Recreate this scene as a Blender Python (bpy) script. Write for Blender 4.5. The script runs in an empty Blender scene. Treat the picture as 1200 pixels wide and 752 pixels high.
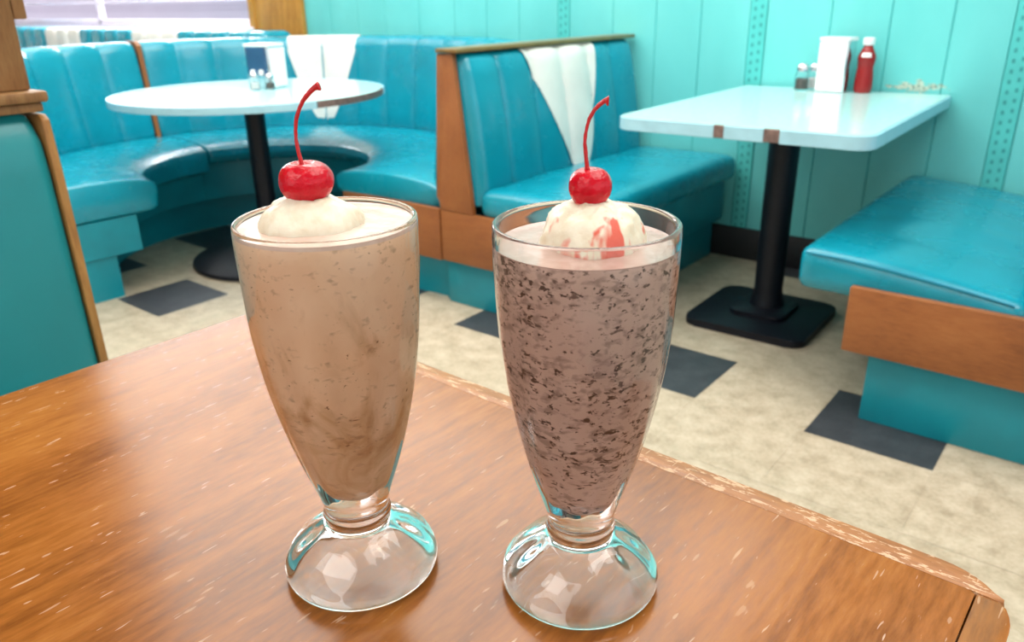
import bpy, bmesh, math, random
from mathutils import Vector, noise, Matrix
random.seed(7)
C = bpy.context.scene.collection
S = bpy.context.scene
PI = math.pi
R = math.radians

# ------------------------------------------------------------------ camera
PITCH, ROLL, YAW, CAMH = R(22.2871), R(-0.9944), R(38.7766), 1.094
cam = bpy.data.cameras.new('camera')
cam.sensor_width = 36.0
cam.lens = 918.71 / 1200 * 36.0
cam.clip_start = 0.02
cam.dof.use_dof = True
cam.dof.focus_distance = 0.44
cam.dof.aperture_fstop = 13.0
camo = bpy.data.objects.new('camera', cam)
C.objects.link(camo)
camo.matrix_world = (Matrix.Translation((0, 0, CAMH)) @ Matrix.Rotation(YAW, 4, 'Z')
                     @ Matrix.Rotation(PI / 2 - PITCH, 4, 'X') @ Matrix.Rotation(ROLL, 4, 'Z'))
S.camera = camo

# ------------------------------------------------------------------ light
world = bpy.data.worlds.new('world')
S.world = world
world.use_nodes = True
bg = world.node_tree.nodes['Background']
bg.inputs['Color'].default_value = (0.96, 0.97, 1.0, 1)
bg.inputs['Strength'].default_value = 1.15


def area(name, loc, rot, sx, sy, power, col=(1, 1, 1)):
    l = bpy.data.lights.new(name, 'AREA')
    l.shape = 'RECTANGLE'
    l.size, l.size_y, l.energy, l.color = sx, sy, power, col
    o = bpy.data.objects.new(name, l)
    C.objects.link(o)
    o.location, o.rotation_euler = loc, rot
    return o


# unseen area lights added below the ceiling for brightness and sheen, and window daylight
area('ceiling_fill', (-4.85, 1.75, 2.68), (0, 0, 0), 2.7, 2.5, 48, (1, 0.955, 0.90))
area('ceiling_fill', (-2.1, 1.75, 2.68), (0, 0, 0), 2.7, 2.5, 88, (1, 0.955, 0.90))
area('window_daylight', (-6.6, 3.55, 1.85), (R(-82), 0, 0), 3.6, 0.9, 150, (0.95, 0.97, 1))
area('ceiling_fill', (0.3, 1.3, 2.68), (0, 0, 0), 1.2, 2.0, 30, (1, 0.955, 0.90))
area('ceiling_fill', (-1.0, -1.4, 2.68), (0, 0, 0), 2.4, 1.2, 30, (1, 0.955, 0.90))

S.view_settings.view_transform = 'Standard'
S.view_settings.look = 'None'
S.view_settings.gamma = 1.0
S.view_settings.use_curve_mapping = False
S.view_settings.exposure = 0.42
S.cycles.use_denoising = True
S.cycles.caustics_reflective = True
S.cycles.caustics_refractive = True
S.cycles.max_bounces = 16
S.cycles.transmission_bounces = 14
S.cycles.glossy_bounces = 8
S.cycles.diffuse_bounces = 5
S.cycles.blur_glossy = 0.3
S.cycles.sample_clamp_indirect = 6.0


# ------------------------------------------------------------------ materials
class NT:
    """small wrapper to write node trees tersely"""
    def __init__(self, name):
        self.m = bpy.data.materials.new(name)
        self.m.use_nodes = True
        self.t = self.m.node_tree
        self.b = self.t.nodes['Principled BSDF']

    def n(self, kind, **kw):
        x = self.t.nodes.new(kind)
        for k, v in kw.items():
            setattr(x, k, v)
        return x

    def put(self, sock, v):
        if isinstance(v, bpy.types.NodeSocket):
            self.t.links.new(v, sock)
        elif v is not None:
            if isinstance(v, tuple) and len(v) == 3 and sock.type == 'RGBA':
                v = (*v, 1)
            sock.default_value = v

    def coord(self, scale=(1, 1, 1), rot=(0, 0, 0), out='Object', loc=(0, 0, 0)):
        tc = self.n('ShaderNodeTexCoord')
        mp = self.n('ShaderNodeMapping')
        self.put(mp.inputs[0], tc.outputs[out])
        mp.inputs['Scale'].default_value = scale
        mp.inputs['Rotation'].default_value = rot
        mp.inputs['Location'].default_value = loc
        return mp.outputs[0]

    def noise(self, vec, scale, detail=4, rough=0.55, dist=0.0):
        x = self.n('ShaderNodeTexNoise')
        self.put(x.inputs['Vector'], vec)
        x.inputs['Scale'].default_value = scale
        x.inputs['Detail'].default_value = detail
        x.inputs['Roughness'].default_value = rough
        x.inputs['Distortion'].default_value = dist
        return x.outputs[0]

    def ramp(self, fac, stops):
        x = self.n('ShaderNodeValToRGB')
        self.put(x.inputs[0], fac)
        e = x.color_ramp.elements
        while len(e) < len(stops):
            e.new(0.5)
        for el, (p, c) in zip(e, stops):
            el.position = p
            if not isinstance(c, tuple):
                c = (c, c, c)
            el.color = (*c, 1)
        return x.outputs[0]

    def mix(self, fac, a, b, mode='MIX'):
        x = self.n('ShaderNodeMix', data_type='RGBA', blend_type=mode)
        self.put(x.inputs[0], fac)
        self.put(x.inputs[6], a)
        self.put(x.inputs[7], b)
        return x.outputs[2]

    def math(self, op, a, b=None, c=None):
        x = self.n('ShaderNodeMath', operation=op)
        for i, v in enumerate((a, b, c)):
            if v is not None:
                self.put(x.inputs[i], v)
        return x.outputs[0]

    def bump(self, h, strength=0.2, dist=0.001):
        x = self.n('ShaderNodeBump')
        x.inputs['Strength'].default_value = strength
        x.inputs['Distance'].default_value = dist
        self.put(x.inputs['Height'], h)
        self.put(self.b.inputs['Normal'], x.outputs[0])

    def set(self, **kw):
        names = dict(base='Base Color', rough='Roughness', metal='Metallic', ior='IOR', trans='Transmission Weight',
                     coat='Coat Weight', coat_rough='Coat Roughness', sss='Subsurface Weight', spec='Specular IOR Level',
                     emit='Emission Color', emit_s='Emission Strength', sss_r='Subsurface Radius', sss_s='Subsurface Scale')
        for k, v in kw.items():
            self.put(self.b.inputs[names[k]], v)
        return self


def plain(name, base, rough=0.5, var=0.06, scale=12, **kw):
    """one colour with a faint wear noise, so nothing is perfectly flat"""
    t = NT(name)
    f = t.noise(t.coord(), scale, 3)
    lo = tuple(c * (1 - var) for c in base)
    hi = tuple(min(1, c * (1 + var)) for c in base)
    t.set(base=t.ramp(f, [(0.3, lo), (0.7, hi)]), rough=rough, **kw)
    return t.m


def vinyl(name, base, rough=0.32):
    t = NT(name)
    f = t.noise(t.coord(), 5, 4)
    w = t.noise(t.coord((1, 1, 1)), 9, 3)
    t.set(base=t.ramp(f, [(0.3, tuple(c * 0.9 for c in base)), (0.7, tuple(min(1, c * 1.08) for c in base))]),
          rough=t.ramp(w, [(0.3, rough * 0.85), (0.7, rough * 1.2)]), spec=0.45, coat=0.22, coat_rough=0.16)
    t.bump(t.noise(t.coord(), 14, 1), 0.10, 0.006)
    return t.m


def wood(name, dark, mid, light, axis='Y', scale=1.0, rough=0.3, scratches=0.0, coat=0.0, figure=0.4, wear=0.0):
    """grain that runs along the given axis, with cathedral figure and pores"""
    t = NT(name)
    st = {'X': (0.15, 1, 1), 'Y': (1, 0.15, 1), 'Z': (1, 1, 0.15)}[axis]
    v = t.coord(tuple(s * scale for s in st))
    warp = t.noise(v, 5.5, 3, 0.5, 0.6)
    rings = t.math('FRACT', t.math('MULTIPLY', warp, 9.0))
    tri = t.math('ABSOLUTE', t.math('SUBTRACT', rings, 0.5))
    fine = t.noise(v, 240, 5, 0.65)
    blotch = t.noise(t.coord((1, 0.6, 1)), 5, 3)
    g = t.math('ADD', t.math('MULTIPLY', tri, figure), t.math('MULTIPLY', fine, 0.62))
    g = t.math('ADD', g, 0.135 - figure * 0.25)
    g = t.math('ADD', g, t.math('MULTIPLY', t.math('SUBTRACT', blotch, 0.5), 0.6))
    col = t.ramp(g, [(0.22, dark), (0.46, mid), (0.72, light)])
    rg = t.ramp(fine, [(0.3, rough * 0.8), (0.7, rough * 1.25)])
    if scratches:
        # short pale nicks, stretched one way, gathered where the table is worn
        a = t.noise(t.coord((1, 0.2, 1), (0, 0, R(28))), 210, 1.5, 0.5)
        b = t.noise(t.coord((1, 1, 1), loc=(3, 1, 0)), 9, 2)
        c = t.noise(t.coord((1, 0.16, 1), (0, 0, R(-35)), loc=(5, 2, 0)), 330, 1, 0.5)
        m1 = t.math('MULTIPLY', t.ramp(a, [(0.70, 0), (0.735, 1)]), t.ramp(b, [(0.40, 0), (0.62, 1)]))
        m2 = t.math('MULTIPLY', t.ramp(c, [(0.735, 0), (0.77, 1)]), t.ramp(b, [(0.30, 1), (0.75, 0.3)]))
        m = t.math('MAXIMUM', m1, m2)
        if wear:
            e = t.noise(t.coord((0.28, 1, 1), loc=(2, 8, 0)), 330, 3, 0.65, 0.4)
            m = t.math('MAXIMUM', m, t.ramp(e, [(0.60 - wear * 0.05, 0), (0.66 - wear * 0.05, 1)]))
        m = t.math('MULTIPLY', m, scratches)
        col = t.mix(m, col, (0.62, 0.42, 0.27))
        rg = t.math('ADD', rg, t.math('MULTIPLY', m, 0.3))
    t.set(base=col, rough=rg, coat=coat, coat_rough=0.12, spec=0.38)
    t.bump(t.math('ADD', fine, t.math('MULTIPLY', warp, 2)), 0.12, 0.0008)
    return t.m


TEAL = (0.002, 0.25, 0.345)
M = {}
M['vinyl'] = vinyl('teal_vinyl', TEAL, 0.25)
M['vinyl_green'] = vinyl('green_teal_vinyl', (0.003, 0.225, 0.25), 0.42)
M['vinyl_white'] = vinyl('white_vinyl', (0.78, 0.76, 0.72), 0.35)
M['laminate'] = plain('teal_laminate', (0.002, 0.235, 0.30), 0.35, 0.12, 6)
M['piping'] = plain('teal_piping', (0.002, 0.22, 0.34), 0.35)
M['table_wood'] = wood('worn_table_wood', (0.150, 0.044, 0.007), (0.28, 0.091, 0.014), (0.39, 0.147, 0.027), 'Y', 1.0, 0.22, 0.7, 0.0, 0.32)
M['table_wood_x'] = wood('table_edge_wood', (0.20, 0.068, 0.018), (0.34, 0.135, 0.04), (0.46, 0.20, 0.065), 'X', 1.0, 0.35, 0.85, 0.0, 0.3, 1.0)
M['panel_wood'] = wood('panel_wood', (0.19, 0.060, 0.018), (0.29, 0.098, 0.028), (0.36, 0.135, 0.042), 'X', 1.2, 0.38, figure=0.18)
M['stile_wood'] = wood('stile_wood', (0.19, 0.060, 0.018), (0.29, 0.098, 0.028), (0.36, 0.135, 0.042), 'Z', 1.2, 0.38, figure=0.18)
M['edge_wood'] = wood('edge_wood', (0.24, 0.10, 0.025), (0.38, 0.17, 0.045), (0.48, 0.24, 0.07), 'Z', 1.5, 0.4)
M['post_wood'] = wood('post_wood', (0.16, 0.07, 0.025), (0.27, 0.125, 0.045), (0.35, 0.18, 0.07), 'Z', 1.5, 0.45)
M['jamb_wood'] = wood('jamb_wood', (0.40, 0.17, 0.03), (0.55, 0.26, 0.05), (0.64, 0.33, 0.08), 'Z', 1.0, 0.45)
M['rail'] = plain('brass_brown_rail', (0.30, 0.17, 0.06), 0.3, 0.15, 20, metal=0.5)
M['black'] = plain('black_iron', (0.004, 0.005, 0.010), 0.45, 0.2, 30, spec=0.3)
M['black_base'] = plain('black_baseboard', (0.006, 0.007, 0.010), 0.5)
M['chrome'] = plain('chrome', (0.75, 0.76, 0.78), 0.12, 0.04, 20, metal=1.0)
M['steel_face'] = plain('brushed_face', (0.12, 0.20, 0.34), 0.25, 0.1, 20, metal=0.9)
M['white_plastic'] = plain('white_plastic', (0.82, 0.83, 0.84), 0.35, 0.02)
M['off_white'] = plain('off_white_plaster', (0.80, 0.79, 0.76), 0.8, 0.03)
M['table_edge'] = plain('pale_blue_banding', (0.36, 0.62, 0.72), 0.3, 0.06, 20)
M['bare_core'] = plain('bare_brown_core', (0.17, 0.105, 0.09), 0.7, 0.35, 60)
M['ketchup'] = plain('ketchup_red', (0.28, 0.006, 0.006), 0.25, 0.08)
M['pepper'] = plain('ground_pepper', (0.10, 0.085, 0.07), 0.9, 0.5, 400)
M['salt'] = plain('salt_white', (0.8, 0.8, 0.78), 0.9)
M['frame_white'] = plain('window_frame_white', (0.84, 0.78, 0.92), 0.5, 0.03)
M['lilac'] = plain('lilac_render', (0.50, 0.44, 0.53), 0.9, 0.03, 2)
M['underside'] = plain('table_underside', (0.05, 0.05, 0.05), 0.8)


def glass(name, col=(1, 1, 1), rough=0.0, ior=1.5):
    t = NT(name)
    t.set(base=col, rough=rough, ior=ior, trans=1.0)
    return t.m


M['glass'] = glass('soda_glass_clear', (0.985, 1.0, 0.995), 0.0, 1.5)
M['pane'] = glass('pane_glass', (0.97, 0.98, 1.0), 0.0, 1.02)
M['shaker_glass'] = glass('shaker_glass', (0.95, 0.97, 0.98), 0.02, 1.45)


def wall_mat():
    t = NT('turquoise_plank_paint')
    f = t.noise(t.coord((1, 1, 0.4)), 3, 4)
    col = t.ramp(f, [(0.3, (0.115, 0.53, 0.525)), (0.7, (0.15, 0.60, 0.59))])
    # the paint is rubbed pale and stained behind the square table
    tc = t.n('ShaderNodeTexCoord')
    sp = t.n('ShaderNodeSeparateXYZ')
    t.put(sp.inputs[0], tc.outputs['Object'])
    dx = t.math('ABSOLUTE', t.math('ADD', sp.outputs[0], 0.70))
    dz = t.math('ABSOLUTE', t.math('SUBTRACT', sp.outputs[2], 0.772))
    n2 = t.noise(t.coord((1, 1, 2)), 40, 4)
    m = t.math('SUBTRACT', t.math('MULTIPLY', n2, 1.5), t.math('ADD', t.math('MULTIPLY', dx, 4), t.math('MULTIPLY', dz, 18)))
    m = t.ramp(m, [(0.30, 0), (0.48, 0.7)])
    n3 = t.ramp(t.noise(t.coord(), 90, 3), [(0.45, (0.62, 0.55, 0.42)), (0.6, (0.20, 0.13, 0.07))])
    t.set(base=t.mix(m, col, n3), rough=0.42)
    t.bump(t.noise(t.coord((1, 1, 0.3)), 30, 3), 0.15, 0.002)
    return t.m


M['wall'] = wall_mat()


def tile_mat(name, a, b, c):
    t = NT(name)
    f = t.noise(t.coord(), 16, 5, 0.65)
    g = t.noise(t.coord((1, 1.6, 1)), 95, 3, 0.7)
    k = t.math('ADD', t.math('MULTIPLY', f, 0.6), t.math('MULTIPLY', g, 0.4))
    t.set(base=t.ramp(k, [(0.36, a), (0.5, b), (0.62, c)]), rough=0.42)
    return t.m


M['tile_cream'] = tile_mat('cream_vinyl_tile', (0.33, 0.265, 0.18), (0.46, 0.38, 0.275), (0.56, 0.475, 0.36))
M['tile_dark'] = tile_mat('charcoal_vinyl_tile', (0.028, 0.030, 0.036), (0.040, 0.043, 0.050), (0.055, 0.058, 0.066))


def formica(name):
    t = NT(name)
    f = t.noise(t.coord(), 60, 4)
    t.set(base=t.ramp(f, [(0.3, (0.50, 0.78, 0.78)), (0.7, (0.58, 0.84, 0.83))]), rough=0.18, coat=0.3, coat_rough=0.08)
    return t.m


M['formica'] = formica('pale_aqua_formica')


def shake_mat(name, base, light, specks, density, spot=None, shade_col=None):
    """blended ice cream with flakes stirred into it"""
    t = NT(name)
    big = t.noise(t.coord((1, 1, 0.8)), 38, 3)
    col = t.ramp(big, [(0.3, base), (0.7, light)])
    if shade_col:
        # browner streaks, denser downward: the shading low in the glass painted in
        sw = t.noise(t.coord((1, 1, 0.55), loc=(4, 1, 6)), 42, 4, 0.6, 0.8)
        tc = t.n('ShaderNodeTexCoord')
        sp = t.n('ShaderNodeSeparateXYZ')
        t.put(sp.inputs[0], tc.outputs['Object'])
        shade_grad = t.math('MULTIPLY', t.math('SUBTRACT', 0.145, sp.outputs[2]), 3.0)
        col = t.mix(t.ramp(t.math('ADD', sw, shade_grad), [(0.52, 0), (0.82, 0.9)]), col, shade_col)
    a = t.noise(t.coord((1, 1, 1.45), (R(8), R(-10), 0)), 260, 3, 0.6, 0.25)
    b = t.noise(t.coord((1, 1, 1.9), (R(-12), R(14), 0), loc=(2, 5, 1)), 150, 3, 0.6, 0.4)
    reg = t.noise(t.coord((1, 1, 0.9), loc=(1, 1, 4)), 30, 3)
    thr = t.math('ADD', t.math('MULTIPLY', t.math('SUBTRACT', reg, 0.5), density[1]), density[0])
    m1 = t.ramp(t.math('ADD', a, thr), [(0.66, 0), (0.72, 1)])
    m2 = t.ramp(t.math('ADD', b, thr), [(0.68, 0), (0.75, 1)])
    m = t.math('MAXIMUM', m1, t.math('MULTIPLY', m2, 0.85))
    soft = t.noise(t.coord((1, 1, 1.7), loc=(3, 9, 2)), 170, 2, 0.5, 0.3)
    mid = t.math('MULTIPLY', t.ramp(t.math('ADD', soft, thr), [(0.58, 0), (0.74, 1)]), 0.45)
    col = t.mix(mid, col, specks)
    col = t.mix(m, col, specks)
    if spot:
        s = t.noise(t.coord((1, 1, 1.2), loc=(7, 3, 2)), 75, 2)
        col = t.mix(t.ramp(s, [(0.735, 0), (0.78, 0.7)]), col, spot)
    t.set(base=col, rough=0.45)
    return t.m


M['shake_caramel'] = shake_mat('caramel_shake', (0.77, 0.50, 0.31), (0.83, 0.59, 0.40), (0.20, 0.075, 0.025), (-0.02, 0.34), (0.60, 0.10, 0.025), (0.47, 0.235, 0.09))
M['shake_cookie'] = shake_mat('cookie_shake', (0.51, 0.335, 0.275), (0.62, 0.435, 0.365), (0.075, 0.034, 0.022), (0.075, 0.36), (0.45, 0.12, 0.10))


def foam_mat(name, a, b):
    t = NT(name)
    f = t.noise(t.coord(), 90, 4)
    t.set(base=t.ramp(f, [(0.35, a), (0.65, b)]), rough=0.25)
    t.bump(t.noise(t.coord(), 260, 4), 0.3, 0.0008)
    return t.m


M['foam'] = foam_mat('pale_pink_foam', (0.64, 0.44, 0.36), (0.73, 0.56, 0.48))
M['foam_brown'] = foam_mat('pinkish_brown_foam', (0.44, 0.28, 0.235), (0.54, 0.37, 0.32))


def cream_mat(name, syrup):
    t = NT(name)
    f = t.noise(t.coord(), 120, 4)
    col = t.ramp(f, [(0.35, (0.74, 0.64, 0.48)), (0.6, (0.82, 0.75, 0.61))])
    if syrup:
        s = t.noise(t.coord((1, 1, 0.5), loc=syrup), 62, 3, 0.6, 0.4)
        col = t.mix(t.ramp(s, [(0.53, 0), (0.61, 0.9)]), col, (0.72, 0.07, 0.035))
    t.set(base=col, rough=0.4, sss=0.25, sss_r=(0.006, 0.004, 0.003), sss_s=1.0)
    t.bump(t.noise(t.coord(), 420, 4), 0.35, 0.0008)
    return t.m


M['cream_smooth'] = cream_mat('melting_whipped_cream', None)
M['cream_syrup'] = cream_mat('syrup_streaked_cream', (0.013, 0.02, 0.01))


def cherry_mat():
    t = NT('maraschino_red')
    f = t.noise(t.coord(), 160, 3)
    t.set(base=t.ramp(f, [(0.3, (0.46, 0.001, 0.010)), (0.7, (0.62, 0.002, 0.018))]), rough=0.14, spec=0.35, coat=0.0,
          sss=0.15, sss_r=(0.006, 0.001, 0.001), sss_s=1.0)
    t.bump(t.noise(t.coord(), 190, 3), 0.45, 0.003)
    return t.m


M['cherry'] = cherry_mat()
M['stem_red'] = plain('red_stem', (0.50, 0.006, 0.010), 0.25, 0.15, 200)


# ------------------------------------------------------------------ mesh helpers
def link(name, bm, mat, parent=None, smooth=True, autosmooth=40):
    me = bpy.data.meshes.new(name)
    bmesh.ops.recalc_face_normals(bm, faces=bm.faces)
    for f in bm.faces:
        f.smooth = smooth
    bm.to_mesh(me)
    bm.free()
    for m in (mat if isinstance(mat, (list, tuple)) else [mat]):
        me.materials.append(m)
    if smooth and autosmooth:
        me.set_sharp_from_angle(angle=R(autosmooth))
    o = bpy.data.objects.new(name, me)
    C.objects.link(o)
    if parent is not None:
        o.parent = parent
    return o


def tag(o, label, cat, group=None):
    o['label'], o['category'] = label, cat
    if group:
        o['group'] = group
    return o


def thing(name, label, cat, loc=(0, 0, 0), rz=0.0, group=None):
    o = bpy.data.objects.new(name, None)
    o.empty_display_size = 0.05
    C.objects.link(o)
    o.location = loc
    o.rotation_euler = (0, 0, rz)
    return tag(o, label, cat, group)


def struct(o):
    o['kind'] = 'structure'
    return o


def new():
    return bmesh.new()


def box(bm, x0, x1, y0, y1, z0, z1, bev=0.0, seg=2, mi=0):
    r = bmesh.ops.create_cube(bm, size=1.0)
    vs = r['verts']
    bmesh.ops.scale(bm, vec=(x1 - x0, y1 - y0, z1 - z0), verts=vs)
    bmesh.ops.translate(bm, vec=((x0 + x1) / 2, (y0 + y1) / 2, (z0 + z1) / 2), verts=vs)
    fs = set(f for v in vs for f in v.link_faces)
    for f in fs:
        f.material_index = mi
    if bev > 0:
        es = list(set(e for v in vs for e in v.link_edges))
        bmesh.ops.bevel(bm, geom=es, offset=bev, segments=seg, affect='EDGES', profile=0.5)
    return bm


def cushion(bm, x0, x1, y0, y1, z0, z1, rad, crown=0.0, n=(20, 28, 8), wrinkle=0.0):
    """rounded box whose top is stuffed into a crown"""
    r = bmesh.ops.create_cube(bm, size=2.0)
    vs = r['verts']
    # a fine grid on each axis
    for ax, k in enumerate(n):
        for i in range(1, k):
            t = -1 + 2 * i / k
            co = [0, 0, 0]
            no = [0, 0, 0]
            co[ax] = t
            no[ax] = 1
            bmesh.ops.bisect_plane(bm, geom=bm.verts[:] + bm.edges[:] + bm.faces[:], plane_co=co, plane_no=no)
    hx, hy, hz = (x1 - x0) / 2, (y1 - y0) / 2, (z1 - z0) / 2
    cx, cy, cz = (x0 + x1) / 2, (y0 + y1) / 2, (z0 + z1) / 2
    for v in bm.verts:
        a, b, c = v.co
        # squeeze the grid towards the borders so the corners get enough rows
        f = lambda t: math.copysign(1 - (1 - abs(t)) ** 1.35, t)
        p = Vector((f(a) * hx, f(b) * hy, f(c) * hz))
        q = Vector((max(-hx + rad, min(hx - rad, p.x)), max(-hy + rad, min(hy - rad, p.y)), max(-hz + rad, min(hz - rad, p.z))))
        d = p - q
        if d.length > 1e-9:
            p = q + d.normalized() * rad
        if p.z > 0:
            k = max(0.0, 1 - (p.x / hx) ** 2) * max(0.0, 1 - (p.y / hy) ** 2)
            p.z += crown * k ** 0.6 * (p.z / hz)
            if wrinkle:
                p.z += wrinkle * noise.noise(Vector((p.x * 3 + cx, p.y * 9 + cy, 0))) * k ** 0.4 * (p.z / hz)
        v.co = (p.x + cx, p.y + cy, p.z + cz)
    return bm


def grid(bm, pts, close_u=False, mi=0):
    """faces over a 2-D array of points"""
    V = [[bm.verts.new(p) for p in row] for row in pts]
    n, m = len(V), len(V[0])
    for i in range(n if close_u else n - 1):
        for j in range(m - 1):
            a, b = V[i], V[(i + 1) % n]
            f = bm.faces.new((a[j], a[j + 1], b[j + 1], b[j]))
            f.material_index = mi
    return V


def sweep(bm, sections):
    """closed profile loops joined into a capped solid"""
    V = [[bm.verts.new(p) for p in s] for s in sections]
    m = len(V[0])
    for a, b in zip(V, V[1:]):
        for j in range(m):
            bm.faces.new((a[j], a[(j + 1) % m], b[(j + 1) % m], b[j]))
    bm.faces.new(V[0])
    bm.faces.new(list(reversed(V[-1])))
    return bm


def lathe(bm, prof, seg=48, cx=0, cy=0, lobes=None, closed=False):
    """revolve (r, z) points; r = 0 ends close in a point"""
    rings = []
    for r, z in prof:
        if r <= 1e-7:
            rings.append([bm.verts.new((cx, cy, z))])
        else:
            ring = []
            for k in range(seg):
                a = 2 * PI * k / seg
                rr = r + (lobes(a, z) if lobes else 0)
                ring.append(bm.verts.new((cx + rr * math.cos(a), cy + rr * math.sin(a), z)))
            rings.append(ring)
    pairs = list(zip(rings, rings[1:]))
    if closed:
        pairs.append((rings[-1], rings[0]))
    for a, b in pairs:
        for k in range(seg):
            k2 = (k + 1) % seg
            if len(a) == 1 and len(b) == 1:
                continue
            if len(a) == 1:
                bm.faces.new((a[0], b[k], b[k2]))
            elif len(b) == 1:
                bm.faces.new((a[k], a[k2], b[0]))
            else:
                bm.faces.new((a[k], a[k2], b[k2], b[k]))
    return bm


def spline(pts, n):
    """Catmull-Rom through (r, z) or 3-D points"""
    P = [Vector(p) if len(p) == 3 else Vector((p[0], p[1], 0)) for p in pts]
    P = [P[0] * 2 - P[1]] + P + [P[-1] * 2 - P[-2]]
    out = []
    for i in range(1, len(P) - 2):
        for k in range(n):
            t = k / n
            a, b, c, d = P[i - 1:i + 3]
            out.append(0.5 * (2 * b + (c - a) * t + (2 * a - 5 * b + 4 * c - d) * t * t + (3 * b - a - 3 * c + d) * t ** 3))
    out.append(P[-2].copy())
    return out


def tube(bm, pts, radii, seg=12):
    rows = []
    up = Vector((0.3, 0.2, 1)).normalized()
    for i, p in enumerate(pts):
        t = (pts[min(i + 1, len(pts) - 1)] - pts[max(i - 1, 0)]).normalized()
        a = t.cross(Vector((0.626, -0.78, 0.05))).normalized()
        b = t.cross(a).normalized()
        rows.append([p + (a * math.cos(2 * PI * k / seg) + b * math.sin(2 * PI * k / seg)) * radii[i] for k in range(seg)])
    return sweep(bm, rows)


def prism(bm, poly, axis, a, b, bev=0.0):
    """extrude a 2-D polygon along an axis ('X','Y','Z') from a to b"""
    def P(u, v, w):
        return {'X': (w, u, v), 'Y': (u, w, v), 'Z': (u, v, w)}[axis]
    n = len(poly)
    A = [bm.verts.new(P(u, v, a)) for u, v in poly]
    B = [bm.verts.new(P(u, v, b)) for u, v in poly]
    fs = [bm.faces.new(A), bm.faces.new(list(reversed(B)))]
    for i in range(n):
        fs.append(bm.faces.new((A[i], A[(i + 1) % n], B[(i + 1) % n], B[i])))
    if bev:
        es = list(set(e for f in fs for e in f.edges))
        bmesh.ops.bevel(bm, geom=es, offset=bev, segments=2, affect='EDGES', profile=0.5)
    return bm


def rounded_rect(x0, x1, y0, y1, r, n=8, rs=None):
    rs = rs or (r, r, r, r)
    out = []
    for (cx, cy, a0, rr) in ((x1 - rs[0], y1 - rs[0], 0, rs[0]), (x0 + rs[1], y1 - rs[1], 90, rs[1]),
                             (x0 + rs[2], y0 + rs[2], 180, rs[2]), (x1 - rs[3], y0 + rs[3], 270, rs[3])):
        for k in range(n + 1):
            a = R(a0 + 90 * k / n)
            out.append((cx + rr * math.cos(a), cy + rr * math.sin(a)))
    return out


# ------------------------------------------------------------------ setting
WV = 3.28            # the plane of the turquoise wall
# floor: square vinyl tiles, every other one in every other row is charcoal
bm = new()
SU, SV, U0, V0 = 0.32, 0.305, -0.545, 1.93
for i in range(-28, 14):
    for j in range(-18, 5):
        u, v = U0 + i * SU, V0 + j * SV
        g = 0.0006
        dark = (i % 2 == 0 and j % 2 == 0) and not (j == -2 and i > -7)
        vs = [bm.verts.new(p) for p in ((u + g, v + g, 0), (u + SU - g, v + g, 0), (u + SU - g, v + SV - g, 0), (u + g, v + SV - g, 0))]
        f = bm.faces.new(vs)
        f.material_index = 1 if dark else 0
box(bm, -9.6, 4.1, -3.7, 3.6, -0.05, -0.0008, mi=0)
struct(link('floor', bm, [M['tile_cream'], M['tile_dark']], smooth=False))

# wall of vertical painted boards, V-grooved, with perforated strips between the sets
bm = new()
grooves = [-3.986, -3.745, -3.516, -3.248, -2.986, -2.765, -2.557, -2.321, -2.253, -2.015, -1.795, -1.581, -1.365, -1.294,
           -1.041, -0.825, -0.618, -0.43, -0.36, -0.12, 0.1, 0.32, 0.55, 0.62, 0.87, 1.1, 1.3, 1.55, 1.8, 2.05, 2.3, 2.55, 2.8, 3.05, 3.3, 3.55, 3.9]
W0, W1, WS = -8.6, -4.72, 0.955     # window opening: from, to, sill height
strips = {(-2.321, -2.253), (-1.365, -1.294), (-0.43, -0.36)}
gw, gd = 0.0035, 0.006
edges = [-4.73] + grooves
for a, b in zip(edges, edges[1:]):
    prof = [(a, WV + 0.02), (a, WV + gd), (a + gw, WV), (b - gw, WV), (b, WV + gd), (b, WV + 0.02)]
    prism(bm, prof, 'Z', 0.0, 2.7)
box(bm, -9.5, -4.73, WV, WV + 0.02, 0.0, WS)
box(bm, -9.5, -4.73, WV, WV + 0.02, 2.3, 2.7)
box(bm, -9.5, W0, WV, WV + 0.02, WS, 2.3)
wall = struct(link('wall_back', bm, M['wall'], smooth=False))
# the perforated metal strips between the board sets
M['strip'] = plain('strip_paint', (0.080, 0.52, 0.50), 0.4)
M['slot'] = plain('strip_slot', (0.035, 0.30, 0.30), 0.6)
for q, (a, b) in enumerate(sorted(strips)):
    bm = new()
    box(bm, a + 0.002, b - 0.002, WV - 0.004, WV - 0.0005, 0.12, 2.69, 0.001, 1, 0)
    for k in range(74):
        z = 0.14 + k * 0.0345
        for t in (0.30, 0.70):
            u = a + (b - a) * t
            box(bm, u - 0.005, u + 0.005, WV - 0.0047, WV - 0.0038, z + (0.008 if t > 0.5 else 0), z + 0.014 + (0.008 if t > 0.5 else 0), mi=1)
    struct(link('trim_%d' % (q + 1), bm, [M['strip'], M['slot']], smooth=False))
bm = new()
box(bm, -9.4, 4.0, WV - 0.014, WV - 0.0005, 0.0, 0.14, 0.003)
struct(link('baseboard_back', bm, M['black_base']))
# wooden window jamb
bm = new()
box(bm, -4.72, -4.225, WV - 0.03, WV - 0.0005, 0.86, 2.69, 0.004)
box(bm, -4.76, -4.70, WV - 0.045, WV - 0.0005, 0.86, 2.69, 0.004)
struct(link('trim_4', bm, M['jamb_wood']))
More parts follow.
